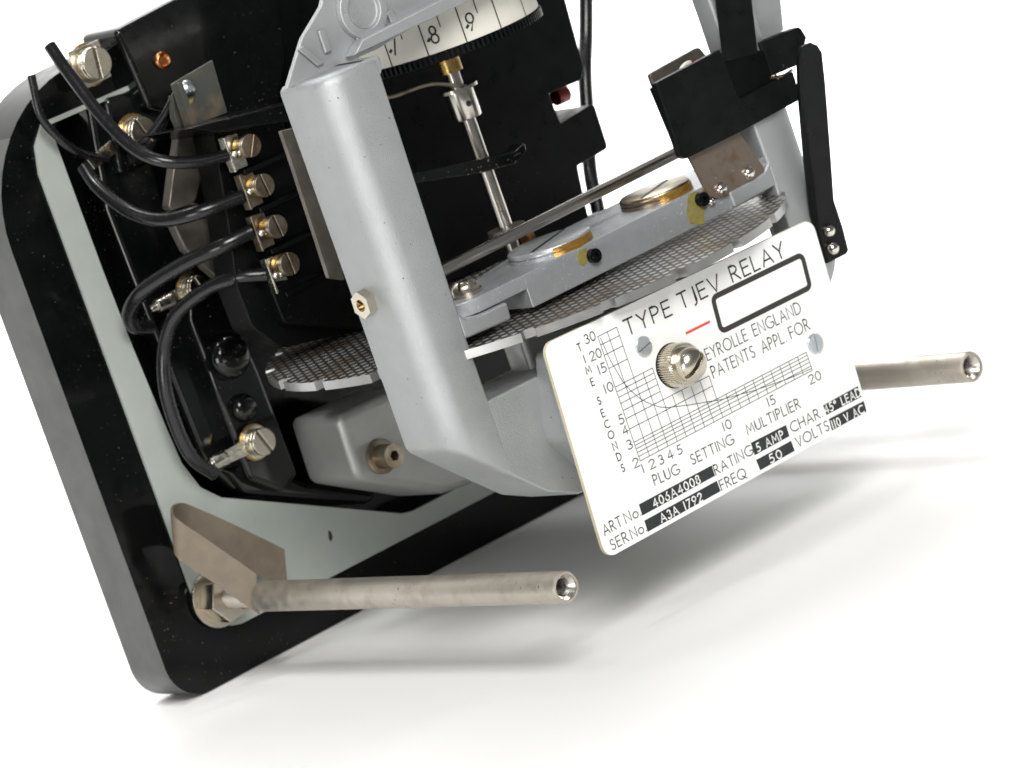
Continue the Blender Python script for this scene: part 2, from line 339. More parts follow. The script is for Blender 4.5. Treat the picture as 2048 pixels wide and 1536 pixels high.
# --- cover rods
def cover_rod(x, z, lab):
    b = B()
    ro, ri = 0.335, 0.225
    pr = [(0.8, 0.25), (0.8, ro - 0.03), (0.84, ro), (11.55, ro), (11.6, ro - 0.03), (11.6, ri + 0.035)]
    t = 11.57
    pr += [(11.55, ri + 0.03), (8.0, ri + 0.03)]
    b.lathe((x, 0, z), NN, pr, 48, 0)
    o = obj('cover_rod', b, ['rod'], relay, sharp=40, label=lab)
    b = B(); pr = [(-1.1, 0.24)]; t = -0.4
    while t < 0.85: pr += [(t, 0.245), (t + 0.05, 0.215)]; t += 0.1
    b.lathe((x, 0, z), NN, pr, 32); obj('threaded_stud', b, 'rod', o, sharp=60)
    b = B(); hexnut(b, (x, 0.96, z), NN, 0.56, 0.52, 0.235, 0.35); obj('hex_nut', b, 'nickel', o, bevel=0.03)
    b = B(); washer(b, (x, 1.045, z), NN, 0.67, 0.26, 0.09); obj('washer', b, 'nickel', o, bevel=0.015)
    b = B(); pr = [(11.585, ri + 0.05)]; t = 11.55
    while t > 8.4: pr += [(t, ri + 0.025), (t - 0.075, ri - 0.035)]; t -= 0.15
    pr += [(8.3, 0.17), (8.3, 0.002)]
    b.lathe((x, 0, z), NN, pr, 40, cap=False); obj('threaded_bore', b, 'thread', o, sharp=20)
    return o
cover_rod(0, 0, 'stained metal cover rod at the lower left, nearest the bottom corner of the base')
cover_rod(12.0, 0.0, 'stained metal cover rod sticking out behind the right edge of the data plate')

# --- folded tan spring strip on the lower left rod
def strip(path, wvec, th, name, m, parent, lab=None):
    path = [Vector(p) for p in path]; wv = Vector(wvec); b = B(); q = []
    e = [path[0] * 2 - path[1]] + path + [path[-1] * 2 - path[-2]]
    for i in range(1, len(e) - 2):
        for k in range(6):
            t = k / 6; a, b_, c, d = e[i - 1:i + 3]
            q.append(0.5 * (2 * b_ + (c - a) * t + (2 * a - 5 * b_ + 4 * c - d) * t * t + (3 * b_ - a - 3 * c + d) * t ** 3))
    q.append(path[-1]); l = []; rr = []
    for i, p in enumerate(q):
        d = (q[min(i + 1, len(q) - 1)] - q[max(i - 1, 0)]).normalized(); t = wv.cross(d).normalized() * th / 2
        l.append(p + t); rr.append(p - t)
    pts = l + rr[::-1]; n = len(pts); m_ = len(q)
    vs = pts + [p + wv for p in pts]; fs = []
    for i in range(m_ - 1):
        j = n - 1 - i
        fs += [[i, i + 1, j - 1, j], [i + n, i + 1 + n, j - 1 + n, j + n], [i, i + 1, i + 1 + n, i + n], [j, j - 1, j - 1 + n, j + n]]
    fs += [[0, n - 1, 2 * n - 1, n], [m_ - 1, m_, m_ + n, m_ - 1 + n]]
    b.add(vs, fs); return obj(name, b, m, parent, label=lab, sharp=40)
A0 = P(568, 1098, y=0.2)
pth = [A0, P(470, 1050, y=0.3), P(396, 1017, y=0.5), P(364, 1006, y=0.48), P(345, 1014, y=0.25), P(352, 1035, y=0.05), P(420, 1082, y=-0.32), P(513, 1147, y=-0.85)]
wv = P(520, 1230, y=-0.72) - P(513, 1147, y=-0.85)
strip(pth, wv, 0.055, 'spring_clip', 'clip', relay, 'folded tan metal strip clipped on the lower left rod')

# --- die cast frame: two arms and a sill, one casting
def fillet(pts, rad, n=7):
    out = []; m = len(pts)
    for i in range(m):
        p = Vector((pts[i][0], pts[i][1], 0)); r = rad[i] if isinstance(rad, (list, tuple)) else rad
        a = (Vector((*pts[i - 1], 0)) - p); c = (Vector((*pts[(i + 1) % m], 0)) - p)
        if r <= 0: out.append((p.x, p.y)); continue
        al = a.angle(c) / 2; dd = min(r / math.tan(al), a.length * 0.45, c.length * 0.45); rr = dd * math.tan(al)
        p1 = p + a.normalized() * dd; p2 = p + c.normalized() * dd; ctr = p + (a.normalized() + c.normalized()).normalized() * (rr / math.sin(al))
        v1 = p1 - ctr; v2 = p2 - ctr; an = v1.angle(v2)
        for k in range(n + 1):
            t = k / n; v = (v1 * math.sin((1 - t) * an) + v2 * math.sin(t * an)) / max(1e-6, math.sin(an)); out.append((ctr.x + v.x, ctr.y + v.y))
    return out
YF, YB = -9.1, -7.45
def diag(x): return 2.98 - 0.92 * (x - 0.26)
def upright(mirror):
    """rounded bar swept upwards; its foot follows the slanted underside of the casting"""
    x0, x1, rf = 0.26, 1.50, 0.52
    prof = []
    for cx, cy, r, a in ((x1 - 0.05, YF + 0.05, 0.05, 0), (x1 - 0.05, YB - 0.05, 0.05, 90), (x0 + 0.06, YB - 0.06, 0.06, 180)):
        pass
    def corner(cx, cy, r, a0, n): return [(cx + r * math.cos(R(a0 + 90 * i / n)), cy + r * math.sin(R(a0 + 90 * i / n))) for i in range(n + 1)]
    prof += corner(x0 + rf, YF + rf, rf, 180, 12) + corner(x1 - 0.06, YF + 0.06, 0.06, 270, 3) + ([(x1, YF + 0.55), (x0 + 0.45, YF + 0.6), (x0 + 0.45, YB)] if mirror else corner(x1 - 0.05, YB - 0.05, 0.05, 0, 3)) + corner(x0 + 0.07, YB - 0.07, 0.07, 90, 4)
    b = B(); n = len(prof); zt = 10.98
    # (z, inset) rings: crown edge rounded, shaft flaring slightly to the top, slanted foot rounded
    def ring(f, ins):
        out = []
        cx, cy = (x0 + x1) / 2, (YF + YB) / 2
        for (x, y) in prof:
            xx = cx + (x - cx) * (1 - ins / 0.6); yy = cy + (y - cy) * (1 - ins / 0.8); out.append((xx, yy, f(xx)))
        return out
    rings = [ring(lambda x: diag(x), 0.10), ring(lambda x: diag(x) + 0.03, 0.04), ring(lambda x: diag(x) + 0.10, 0.0)]
    for k in range(1, 12): rings.append(ring(lambda x, k=k: (diag(x) + 0.1) * (1 - k / 12) + (zt - 0.2) * k / 12, 0.0))
    rings += [ring(lambda x: zt - 0.2, 0), ring(lambda x: zt - 0.1, 0.012), ring(lambda x: zt - 0.03, 0.06), ring(lambda x: zt, 0.14)]
    vs = []
    for rg in rings:
        for (x, y, z) in rg:
            if x > 1.2: x += 0.17 * max(0, (z - 5.2) / 5.8)      # draft of the inner face
            vs.append((12 - x if mirror else x, y, z))
    fs = [[j * n + i, j * n + (i + 1) % n, (j + 1) * n + (i + 1) % n, (j + 1) * n + i] for j in range(len(rings) - 1) for i in range(n)]
    fs += [list(range(n)), list(range((len(rings) - 1) * n, len(rings) * n))]
    return b.add(vs, fs)
b = B()
sill = fillet([(1.2, 3.56), (1.2, diag(1.2) + 0.06), (1.502, diag(1.5) + 0.015), (2.15, 1.26), (2.9, 0.9), (9.1, 0.9), (9.85, 1.26), (10.498, diag(1.5) + 0.015), (10.8, diag(1.2) + 0.06), (10.8, 3.56)], [0, 0, 0, 0.5, 0.35, 0.35, 0.5, 0, 0, 0])
b.prism([(x, YF + 0.004, z) for x, z in sill], (0, YB - YF - 0.008, 0))
for s_ in (0, 1):
    tb_ = fillet([(1.45, 4.92), (2.74, 4.86), (2.77, 5.24), (2.0, 5.25), (1.66, 5.30), (1.45, 5.5)], [0, 0.08, 0.06, 0.2, 0.1, 0])
    b.prism([(12 - x if s_ else x, YF + 0.003, z) for x, z in tb_], (0, 1.3, 0))
frame = obj('cast_frame', b, 'cast', relay, bevel=0.06, seg=3, ang=50, label='silver painted die cast frame with two uprights')
obj('upright', upright(False), 'cast', frame, sharp=50); obj('upright', upright(True), 'cast', frame, sharp=50)
b = B(); b.prism(PP([(1532, 226), (1560, 214), (1585, 300), (1488, 304)], y=-8.45), (0, 0.12, 0)); obj('gusset', b, 'cast', frame, bevel=0.02)
# arm crown flare and riser plate of the frame head
b = B()
b.prism([(1.30, -9.02, 10.6), (1.62, -9.02, 10.45), (1.86, -9.02, 10.72), (1.86, -9.02, 10.98), (1.3, -9.02, 10.98)], (0, 1.5, 0))
obj('arm_lip', b, 'cast', frame, bevel=0.1, seg=4)
b = B()
riser = PP([(572, 180), (604, 76), (642, 12), (660, -70), (1010, -180), (1080, -105), (760, 96)], y=-8.0)
b.prism(riser, (0, 0.12, 0))
for (p, q) in (((598, 95), (640, 130)), ((640, 60), (655, 105)), ((712, 62), (722, 88)), ((775, 20), (790, 52))):
    a = P(*p, y=-8.02); c = P(*q, y=-8.02); w_ = Vector((0.09, 0, 0)); b.prism([a - w_, a + w_, c + w_, c - w_], (0, -0.07, 0))
c = P(722, 20, y=-8.02); b.lathe(c, NN, [(-0.02, 0.62), (0.12, 0.6), (0.13, 0.4), (0.02, 0.38)], 40)
obj('head_plate', b, 'cast', frame, bevel=0.03, label='silver top plate of the frame with raised ribs')
b = B(); a = P(708, 112, y=-8.35); c = P(1100, -75, y=-8.35)
b.prism([a, c, c + Vector((0, 0, 0.34)), a + Vector((0.35, 0, 0.24))], (0, 0.35, 0)); obj('pointer_bar', b, 'cast', frame, bevel=0.04)
# nut on the outside of the left upright
b = B(); c = P(737, 604, x=0.26); hexnut(b, c, -NX, 0.30, 0.22, 0.13, 0.2); nut = obj('lock_nut', b, 'nickel', frame, bevel=0.025, label='small hexagon nut on the left upright')
b = B(); screw_head(b, c + Vector((0.05, 0, 0)), -NX, 0.128, 0.19, 1.1, sw=0.22); obj('adjusting_screw', b, 'brass', nut)
# mounting boss behind the data plate
bq = [(p.x, p.z) for p in PP([(1093, 770), (1084, 845), (1093, 885), (1155, 938)], y=-9.1)]
bo = fillet([(bq[0][0], 4.0)] + [bq[1], bq[2], bq[3], (3.6, 1.0)] + [(8.4, 1.0)] + [(12 - x, z) for x, z in (bq[3], bq[2], bq[1])] + [(12 - bq[0][0], 4.0)], [0.2, 0.5, 0.5, 0.3, 0.2, 0.2, 0.3, 0.5, 0.5, 0.2])
b = B(); b.prism([(x, -10.3, z) for x, z in bo], (0, 1.3, 0)); obj('plate_boss', b, 'cast', frame, bevel=0.12, seg=4, ang=50)
b = B(); b.prism([(x, -8.4, z) for x, z in fillet([(3.3, 4.35), (3.3, 1.4), (8.7, 1.4), (8.7, 4.35)], 0.2)], (0, 0.8, 0)); obj('rear_web', b, 'foot', frame, bevel=0.15, seg=3, ang=50)

# --- foot of the frame bolted to the base
b = B()
fo = fillet([(p.x, p.z) for p in PP([(675, 832), (716, 960), (892, 987), (955, 966), (1010, 800), (800, 775)], y=-1.0)], [0.2, 0.3, 0.25, 0.25, 0, 0.3])
b.prism([(x, -1.0, z) for x, z in fo], (0, 1.95, 0))
foot = obj('frame_foot', b, 'foot', frame, bevel=0.32, seg=5, ang=50, label='dull silver foot of the frame with a socket screw')
c = P(762, 913, y=-1.02)
b = B(); b.lathe(c + Vector((0.0, 0.05, 0)), NN, [(0, 0.40), (0.08, 0.40), (0.10, 0.36), (0.10, 0.2)], 40); ws = obj('counterbore_washer', b, 'dullnick', foot)
b = B(); b.prism_hole(circle(c, NN, 0.275, 36), [circle(c, NN, 0.125, 6)], NN * 0.52); b.cyl(c, c + NN * 0.2, 0.13, 12)
obj('socket_screw', b, 'dullnick', foot, bevel=0.035, seg=3)

# --- induction disc and spindle
CX, CY, ZD, RD = 6.0, -5.5, 4.72, 5.9
b = B(); pts = []; n = 720
q = P(1085, 655, z=ZD); a_ref = math.degrees(math.atan2(q.y - CY, q.x - CX))
for i in range(n):
    a = i * 360.0 / n; d = ((a - a_ref + 8.5) % 17.0) - 8.5
    r = RD - 0.21 if abs(d) < 1.2 else RD
    pts.append((CX + r * math.cos(R(a)), CY + r * math.sin(R(a)), ZD))
b.add(pts, [list(range(n))], 0)
lo = [(x, y, z - 0.19) for x, y, z in pts]; b.add(pts + lo, [[i, (i + 1) % n, n + (i + 1) % n, n + i] for i in range(n)] + [list(range(2 * n - 1, n - 1, -1))], 1)
disc = obj('induction_disc', b, ['knurl', 'disc'], relay, sharp=25, label='knurled round metal disc with notched edge')
b = B(); b.cyl((CX, CY, 3.2), (CX, CY, 10.3), 0.155, 28); b.lathe((CX, CY, 4.6), NZ, [(0, 0.5), (0.35, 0.5), (0.4, 0.3), (0.7, 0.3)], 32)
sp = obj('spindle', b, 'steel', relay, label='upright steel spindle rising from the disc')
b = B(); b.lathe((CX, CY, 8.45), NZ, [(0, 0.30), (0.03, 0.32), (0.62, 0.32), (0.64, 0.44), (0.71, 0.44)], 40); col = obj('collar', b, 'steel', sp)
hp = Vector((CX, CY, 8.78)) + Vector((-0.25, -0.94, 0)).normalized() * 0.318
b = B(); b.cyl(hp, hp + Vector((-0.25, -0.94, 0)) * 0.012, 0.065, 16); obj('set_screw_hole', b, 'ink', col)
b = B(); b.lathe((CX, CY, 9.5), NZ, [(0, 0.16), (0.0, 0.25), (0.4, 0.25)], 28); obj('brass_bush', b, 'brass', sp)
b = B(); b.cyl((CX, CY, 5.75), (CX, CY, 5.95), 0.42, 28); obj('flange', b, 'dullmet', sp)
# bent wire lever on the collar and black paddle lower down
b = B(); zz = 9.13
pa = [P(925, 150, z=zz), P(870, 165, z=zz), P(776, 196, y=-6.5), P(762, 186, y=-6.6), P(757, 160, y=-6.7)]
b.tube([Vector((CX, CY - 0.3, zz)), P(860, 169, y=-6.2), P(782, 194, y=-6.6), P(766, 188, y=-6.7), P(757, 158, y=-6.8)], 0.045, 10); obj('bent_lever', b, 'dullnick', sp)
b = B()
b.prism(PP([(800, 352), (1030, 303), (1050, 285), (1053, 300), (1034, 327), (960, 347), (800, 372)], y=-6.1), (0, 0.5, 0))
obj('damping_paddle', b, 'bakegloss', sp, bevel=0.03, label='thin black paddle crossing the spindle')

# --- time dial drum
zd = 10.25; rd = 2.2
b = B(); b.lathe((CX, CY, zd), NZ, [(0, rd), (0.95, rd)], 96); dial = obj('time_dial', b, 'dial', relay, label='white scale drum marked .7 .8 .9')
b = B()
for i in range(120):
    a = 2 * math.pi * i / 120; d = Vector((math.cos(a), math.sin(a), 0)); t = Vector((-d.y, d.x, 0)) * 0.028
    p = Vector((CX, CY, zd - 0.2)) + d * (rd - 0.06); b.prism([p - t, p + t, p + t + d * 0.1, p - t + d * 0.1], (0, 0, 0.17))
b.lathe((CX, CY, zd - 0.22), NZ, [(0, rd - 0.06), (0.2, rd - 0.06)], 64)
obj('dial_teeth', b, 'black', dial)

# --- damping beam above the disc
b = B()
top = fillet([(1.6, -8.996), (10.95, -8.996), (10.95, -7.0), (8.9, -6.55), (5.2, -6.55), (4.0, -7.3), (1.6, -7.5)], [0.85, 0.1, 0.3, 0.8, 0.8, 0.5, 0.6])
def slab(b, poly, z0, z1): b.prism([(x, y, z0) for x, y in poly], (0, 0, z1 - z0))
slab(b, top, 5.27, 5.58)
slab(b, fillet([(3.42, -9.0), (10.3, -9.0), (10.3, -7.1), (8.9, -6.6), (5.2, -6.6), (3.42, -7.3)], [0.03, 0.12, 0.3, 0.6, 0.6, 0.3]), 4.86, 5.574)
beam = obj('magnet_beam', b, 'beam', relay, bevel=0.02, seg=2, ang=50, label='silver cross bar above the disc')
for (u, v, rr, vm) in ((1146, 483, 0.92, 'beam'), (1322, 384, 0.80, 'dullnick')):
    c = P(u, v, z=5.72)
    c = Vector((c.x, max(min(c.y, -7.0), -8.05), 5.55))
    b = B(); b.lathe(c, NZ, [(0, rr), (0.10, rr), (0.115, rr * 0.97), (0.14, rr), (0.22, rr * 0.99), (0.25, rr * 0.95)], 48)
    o = obj('magnet_plug', b, vm, beam, sharp=50)
    b = B(); sl = Vector((math.cos(R(25)), math.sin(R(25)), 0)) * rr * 0.9; t = Vector((-sl.y, sl.x, 0)).normalized() * 0.045
    p0 = c + Vector((0, 0, 0.252)); b.prism([p0 - sl - t, p0 + sl - t, p0 + sl + t, p0 - sl + t], (0, 0, 0.008)); obj('driver_slot', b, 'ink', o)
    b = B(); m = 16; vs = []; fs = []
    for i in range(m + 1):
        a = R(-125 + 80 * i / m)
        for (t_, k) in ((0.02, 1.03), (0.05, 1.015), (0.19, 1.012), (0.215, 0.985)): vs.append(c + Vector((math.cos(a), math.sin(a), 0)) * rr * k + NZ * t_)
    for i in range(m):
        for j in range(3): fs.append([i * 4 + j, i * 4 + j + 1, (i + 1) * 4 + j + 1, (i + 1) * 4 + j])
    b.add(vs, fs); obj('varnish_band', b, 'varn', o)
for (u, v) in ((1184, 512), (1400, 399)):
    c = P(u, v, y=-9.0)
    b = B(); b.prism_hole(circle(c, NN, 0.155, 28), [circle(c + Vector((0.02, 0, 0)), NN, 0.062, 6)], NN * 0.14); b.cyl(c, c + NN * 0.05, 0.08, 12)
    obj('grub_screw', b, 'bake', beam, bevel=0.05, seg=3)
def blob(pts, y, th, name, m, parent, bev=0.02):
    b = B(); b.prism(PP(pts, y=y), (0, -th, 0)); return obj(name, b, m, parent, bevel=bev)
blob([(1158, 500), (1172, 496), (1176, 520), (1168, 532), (1158, 528), (1154, 512)], -9.0, 0.012, 'sealing_varnish', 'olive', beam, 0)
blob([(1376, 388), (1392, 382), (1412, 410), (1407, 430), (1409, 447), (1395, 451), (1379, 446), (1373, 425)], -9.0, 0.012, 'sealing_varnish', 'olive', beam, 0)
blob([(1404, 378), (1416, 375), (1426, 384), (1418, 394), (1407, 390)], -9.0, 0.05, 'sealing_varnish', 'varn', beam, 0.01)
c = Vector((2.42, -8.3, 5.58)); b = B(); washer(b, c, NZ, 0.36, 0.15, 0.07); b2 = B()
obj('washer', b, 'nickel', beam, bevel=0.015); screw_head(b2, c + NZ * 0.07, NZ, 0.31, 0.16, 0.6, dome=0.14, sw=0.1); obj('round_head_screw', b2, 'nickel', beam, sharp=45)

# --- rust stained bracket and black contact block on the beam
b = B()
b.prism([P(u, v, y=-9.07) for u, v in fillet([(1360, 280), (1472, 262), (1482, 270), (1506, 303), (1531, 340), (1524, 366), (1440, 398), (1418, 392), (1398, 352)], [0, 0, 3, 3, 10, 8, 10, 6, 4])], (0, 0.07, 0))
brk = obj('contact_bracket', b, 'bracket', beam, bevel=0.012, label='rust stained tan plate riveted to the cross bar')
for (u, v) in ((1441, 378), (1496, 346)):
    c = P(u, v, y=-9.07); b = B(); b.lathe(c, NN, [(0, 0.15), (0.04, 0.15), (0.09, 0.125), (0.125, 0.08), (0.14, 0.02)], 28); obj('rivet', b, 'chrome', brk, sharp=60)
b = B(); c = P(1424, 404, y=-9.06); b.lathe(c, NN, [(-0.05, 0.09), (0.02, 0.085), (0.05, 0.03)], 20); obj('rivet', b, 'chrome', brk, sharp=60)
blk = fillet([(1312, 166), (1440, 99), (1478, 198), (1586, 143), (1603, 198), (1483, 263), (1372, 318), (1362, 313)], [6, 2, 4, 2, 2, 3, 6, 6])
b = B(); b.prism([P(u, v, y=-9.25) for u, v in blk], (0, 0.17, 0))
cb = obj('contact_block', b, 'black', relay, bevel=0.03, label='black angular contact block on the tan bracket')
b = B(); b.prism(PP([(1436, 106), (1530, 100), (1548, 166), (1480, 204)], y=-9.19), (0, 0.06, 0)); b.prism(PP([(1330, 172), (1440, 112), (1478, 205), (1590, 160), (1600, 192), (1480, 258), (1385, 305)], y=-9.06), (0, 0.55, 0)); obj('block_body', b, 'bake2', cb, bevel=0.02)
b = B(); b.prism([P(u, v, y=-8.55) for u, v in fillet([(1299, 148), (1398, 93), (1412, 110), (1424, 165), (1330, 220), (1318, 196)], [8, 8, 3, 0, 0, 4])], (0, 0.12, 0)); obj('rear_cheek', b, 'dullmet', cb, bevel=0.03)
c = P(1385, 160, y=-8.95); b = B(); b.lathe(c, NN, [(0, 0.42), (0.1, 0.42), (0.1, 0.05)], 40); fl = obj('signal_flag', b, 'dial', cb)
b = B(); b.prism([c + NN * 0.1 + Vector((0.42 * math.cos(R(a)), -0.006, 0.42 * math.sin(R(a)))) for a in (45, 58, 72, 84)] + [c + NN * 0.1 + Vector((0.1, -0.006, 0.2))], (0, 0.05, 0)); obj('red_segment', b, 'redpl', fl)
b = B(); b.prism(PP([(1424, -60), (1494, -85), (1516, 106), (1446, 124)], y=-9.22), (0, 0.02, 0)); obj('contact_leaf', b, 'black', cb, bevel=0.01)
b = B(); b.prism(PP([(1494, -40), (1556, -60), (1568, 60), (1516, 98)], y=-8.6), (0, 0.3, 0)); obj('leaf_spacer', b, 'cast', cb, bevel=0.02)
b = B(); b.prism([P(u, v, y=-9.2) for u, v in fillet([(1520, 85), (1600, 52), (1614, 74), (1602, 128), (1545, 152)], [4, 8, 6, 6, 4])], (0, 0.3, 0)); obj('stop_block', b, 'black', cb, bevel=0.04)
b = B(); b.tube([P(1540, 156, y=-9.2), P(1566, 151, y=-9.2), P(1584, 140, y=-9.0)], 0.035, 8); b.lathe(P(1540, 154, y=-9.0), NN, [(0, 0.09), (0.14, 0.09), (0.2, 0.03)], 16); obj('hook_wire', b, 'dullnick', cb)

# --- stay rod across the relay
b = B(); a = P(870, 548, y=-7.3); c = P(1378, 293, y=-7.3); b.cyl(a, c, 0.135, 24); obj('stay_rod', b, 'steel', relay, label='thin bright steel rod running across above the cross bar')

# --- black trip lever on the right upright
b = B()
def lev(u, v): return P(u, v, y=-9.25 - 0.9 * max(0, min(1, (430 - v) / 340.0)))
cl = [(1622, 84), (1607, 92), (1599, 112), (1601, 180), (1613, 320), (1626, 430), (1640, 475), (1656, 527), (1694, 508), (1698, 500), (1685, 452), (1669, 400), (1664, 330), (1652, 170), (1645, 104), (1636, 90)]
b.prism([lev(u, v) for u, v in cl], (0, 0.14, 0))
lv = obj('trip_lever', b, 'black', relay, bevel=0.03, label='long black lever riveted to the right upright')
for (u, v) in ((1656, 462), (1664, 497)):
    c = P(u, v, y=-9.27); b = B(); b.lathe(c, NN, [(0, 0.14), (0.05, 0.14), (0.1, 0.12), (0.145, 0.07), (0.155, 0.02)], 28); obj('rivet', b, 'chrome', lv, sharp=60)

# --- data plate
YP = -10.6
def PL(u, v, off=0.0): return P(u, v, y=YP - off)
TL, BL, BR, TR = PL(1086, 690), PL(1212.5, 1119), PL(1738, 829), PL(1624, 436)
def plate_outline(r=0.26, y=YP):
    cs = [TL, BL, BR, TR]; return [(x, y, z) for x, z in fillet([(c.x, c.z) for c in cs], r, 8)]
b = B(); b.prism(plate_outline(), (0, 0.10, 0))
b.m = [0] + [1] * (len(b.m) - 1)
plate = obj('data_plate', b, ['plate', 'edge'], relay, bevel=0.008, label='white printed data plate with a time graph')

def arc(cx, cy, rx, ry, a0, a1, n=10): return [(cx + rx * math.cos(R(a0 + (a1 - a0) * i / n)), cy + ry * math.sin(R(a0 + (a1 - a0) * i / n))) for i in range(n + 1)]
G = {
 'A': (0.70, [[(0, 0), (0.35, 1), (0.70, 0)], [(0.12, 0.33), (0.58, 0.33)]]),
 'B': (0.5, [[(0, 0), (0, 1), (0.22, 1)] + arc(0.22, 0.76, 0.22, 0.24, 90, -90) + [(0, 0.52)], [(0.22, 0.52)] + arc(0.22, 0.26, 0.26, 0.26, 90, -90) + [(0, 0)]]),
 'C': (0.74, [arc(0.5, 0.5, 0.5, 0.5, 55, 305, 18)]),
 'D': (0.72, [[(0, 0), (0, 1), (0.24, 1)] + arc(0.24, 0.5, 0.46, 0.5, 90, -90, 14) + [(0, 0)]]),
 'E': (0.46, [[(0.46, 0), (0, 0), (0, 1), (0.46, 1)], [(0, 0.53), (0.42, 0.53)]]),
 'F': (0.44, [[(0, 0), (0, 1), (0.44, 1)], [(0, 0.52), (0.40, 0.52)]]),
 'G': (0.84, [arc(0.5, 0.5, 0.5, 0.5, 55, 330, 18) + [(0.86, 0.44), (0.58, 0.44)]]),
 'H': (0.64, [[(0, 0), (0, 1)], [(0.64, 0), (0.64, 1)], [(0, 0.52), (0.64, 0.52)]]),
 'I': (0.0, [[(0, 0), (0, 1)]]),
 'J': (0.2, [[(0.2, 1), (0.2, 0.05)] + arc(0.0, 0.05, 0.2, 0.22, 0, -80, 6)]),
 'L': (0.42, [[(0, 1), (0, 0), (0.42, 0)]]),
 'M': (0.84, [[(0, 0), (0.1, 1), (0.42, 0.25), (0.74, 1), (0.84, 0)]]),
 'N': (0.68, [[(0, 0), (0, 1), (0.68, 0), (0.68, 1)]]),
 'O': (0.98, [arc(0.49, 0.5, 0.49, 0.5, 0, 360, 24)]),
 'P': (0.46, [[(0, 0), (0, 1), (0.2, 1)] + arc(0.2, 0.74, 0.26, 0.26, 90, -90) + [(0, 0.48)]]),
 'Q': (0.98, [arc(0.49, 0.5, 0.49, 0.5, 0, 360, 24), [(0.5, 0.3), (0.95, -0.12)]]),
 'R': (0.54, [[(0, 0), (0, 1), (0.2, 1)] + arc(0.2, 0.75, 0.25, 0.25, 90, -90) + [(0, 0.5)], [(0.2, 0.5), (0.54, 0)]]),
 'S': (0.46, [arc(0.25, 0.75, 0.2, 0.25, 35, 270, 12) + arc(0.23, 0.25, 0.23, 0.25, 90, -150, 12)]),
 'T': (0.58, [[(0.29, 0), (0.29, 1)], [(0, 1), (0.58, 1)]]),
 'U': (0.60, [[(0, 1), (0, 0.3)] + arc(0.3, 0.3, 0.3, 0.3, 180, 360, 12) + [(0.6, 1)]]),
 'V': (0.66, [[(0, 1), (0.33, 0), (0.66, 1)]]),
 'X': (0.6, [[(0, 0), (0.6, 1)], [(0, 1), (0.6, 0)]]),
 'Y': (0.60, [[(0, 1), (0.3, 0.48), (0.6, 1)], [(0.3, 0.48), (0.3, 0)]]),
 'o': (0.6, [arc(0.3, 0.3, 0.3, 0.3, 0, 360, 18)]),
 '°': (0.34, [arc(0.17, 0.83, 0.15, 0.15, 0, 360, 14)]),
 '.': (0.02, [[(0, 0), (0.02, 0.04)]]),
 '0': (0.52, [arc(0.26, 0.5, 0.26, 0.5, 0, 360, 22)]),
 '1': (0.14, [[(0.07, 0), (0.07, 1)]]),
 '2': (0.5, [arc(0.25, 0.73, 0.24, 0.27, 165, -25, 10) + [(0, 0), (0.5, 0)]]),
 '3': (0.46, [arc(0.22, 0.76, 0.2, 0.24, 150, -90, 10), arc(0.21, 0.26, 0.25, 0.26, 90, -150, 12)]),
 '4': (0.56, [[(0.4, 0), (0.4, 1), (0, 0.28), (0.56, 0.28)]]),
 '5': (0.44, [[(0.42, 1), (0.1, 1), (0.06, 0.56)] + arc(0.17, 0.3, 0.26, 0.3, 105, -130, 12)]),
 '6': (0.5, [[(0.40, 1), (0.04, 0.42)] + arc(0.25, 0.30, 0.25, 0.30, 150, 510, 20)]),
 '7': (0.46, [[(0, 1), (0.46, 1), (0.1, 0)]]),
 '8': (0.48, [arc(0.24, 0.76, 0.2, 0.24, -90, 270, 16), arc(0.24, 0.26, 0.24, 0.26, 90, 450, 16)]),
 '9': (0.5, [arc(0.25, 0.71, 0.25, 0.29, -25, 335, 18) + [(0.12, 0)]]),
 ' ': (0.3, []),
}
def text(b, s, p0, p1, h, wd, off=0.006, gap=0.26, fitp=PL, up=None, mi=0):
    a = fitp(*p0, off); e = fitp(*p1, off); d = e - a; L = d.length; d.normalize()
    u = up if up else NN.cross(d) * -1
    if u.z < 0: u = -u
    tot = sum(G[c][0] for c in s) + gap * (len(s) - 1); k = L / max(tot, 1e-3) if len(s) > 1 or tot > 0.05 else h
    x = 0
    for c in s:
        gw, st = G[c]
        for pl_ in st:
            q = [a + d * ((x + px) * k) + u * (py * h) for px, py in pl_]
            cl_ = (Vector(q[0]) - Vector(q[-1])).length < 1e-4 and len(q) > 5
            b.ribbon(q[:-1] if cl_ else q, wd, NN, mi, closed=cl_)
        x += gw + gap
def word(s, *a, **k):
    t = B(); text(t, s, *a, **k); return obj('lettering', t, 'ink', plate, flip=False)
def A6(x, y): return (1050 + 0.3418 * x, 400 + 0.3418 * y)
def B6(x, y): return (1100 + 0.3418 * x, 650 + 0.3418 * y)
b = B()
H1 = 0.325; W1 = 0.036
word('TYPE', A6(600, 795), A6(862, 670), H1, W1); word('TJEV', A6(915, 640), A6(1150, 520), H1, W1); word('RELAY', A6(1218, 480), A6(1525, 328), H1, W1)
H2 = 0.245; W2 = 0.022
word('REYROLLE', A6(1035, 958), A6(1305, 818), H2, W2); word('ENGLAND', A6(1345, 797), A6(1620, 657), H2, W2)
word('PATENTS', A6(1105, 1042), A6(1350, 915), H2, W2); word('APPL.', A6(1395, 895), A6(1530, 828), H2, W2); word('FOR', A6(1560, 812), A6(1668, 755), H2, W2)
cent = [('T', 172, 130), ('I', 202, 200), ('M', 224, 262), ('E', 248, 333), ('S', 287, 443), ('E', 309, 515), ('C', 333, 580), ('O', 357, 642), ('N', 380, 708), ('D', 404, 770), ('S', 426, 836)]
hs = 0.155
xd = (PL(*B6(535, 790)) - PL(*B6(0, 1055))).normalized()
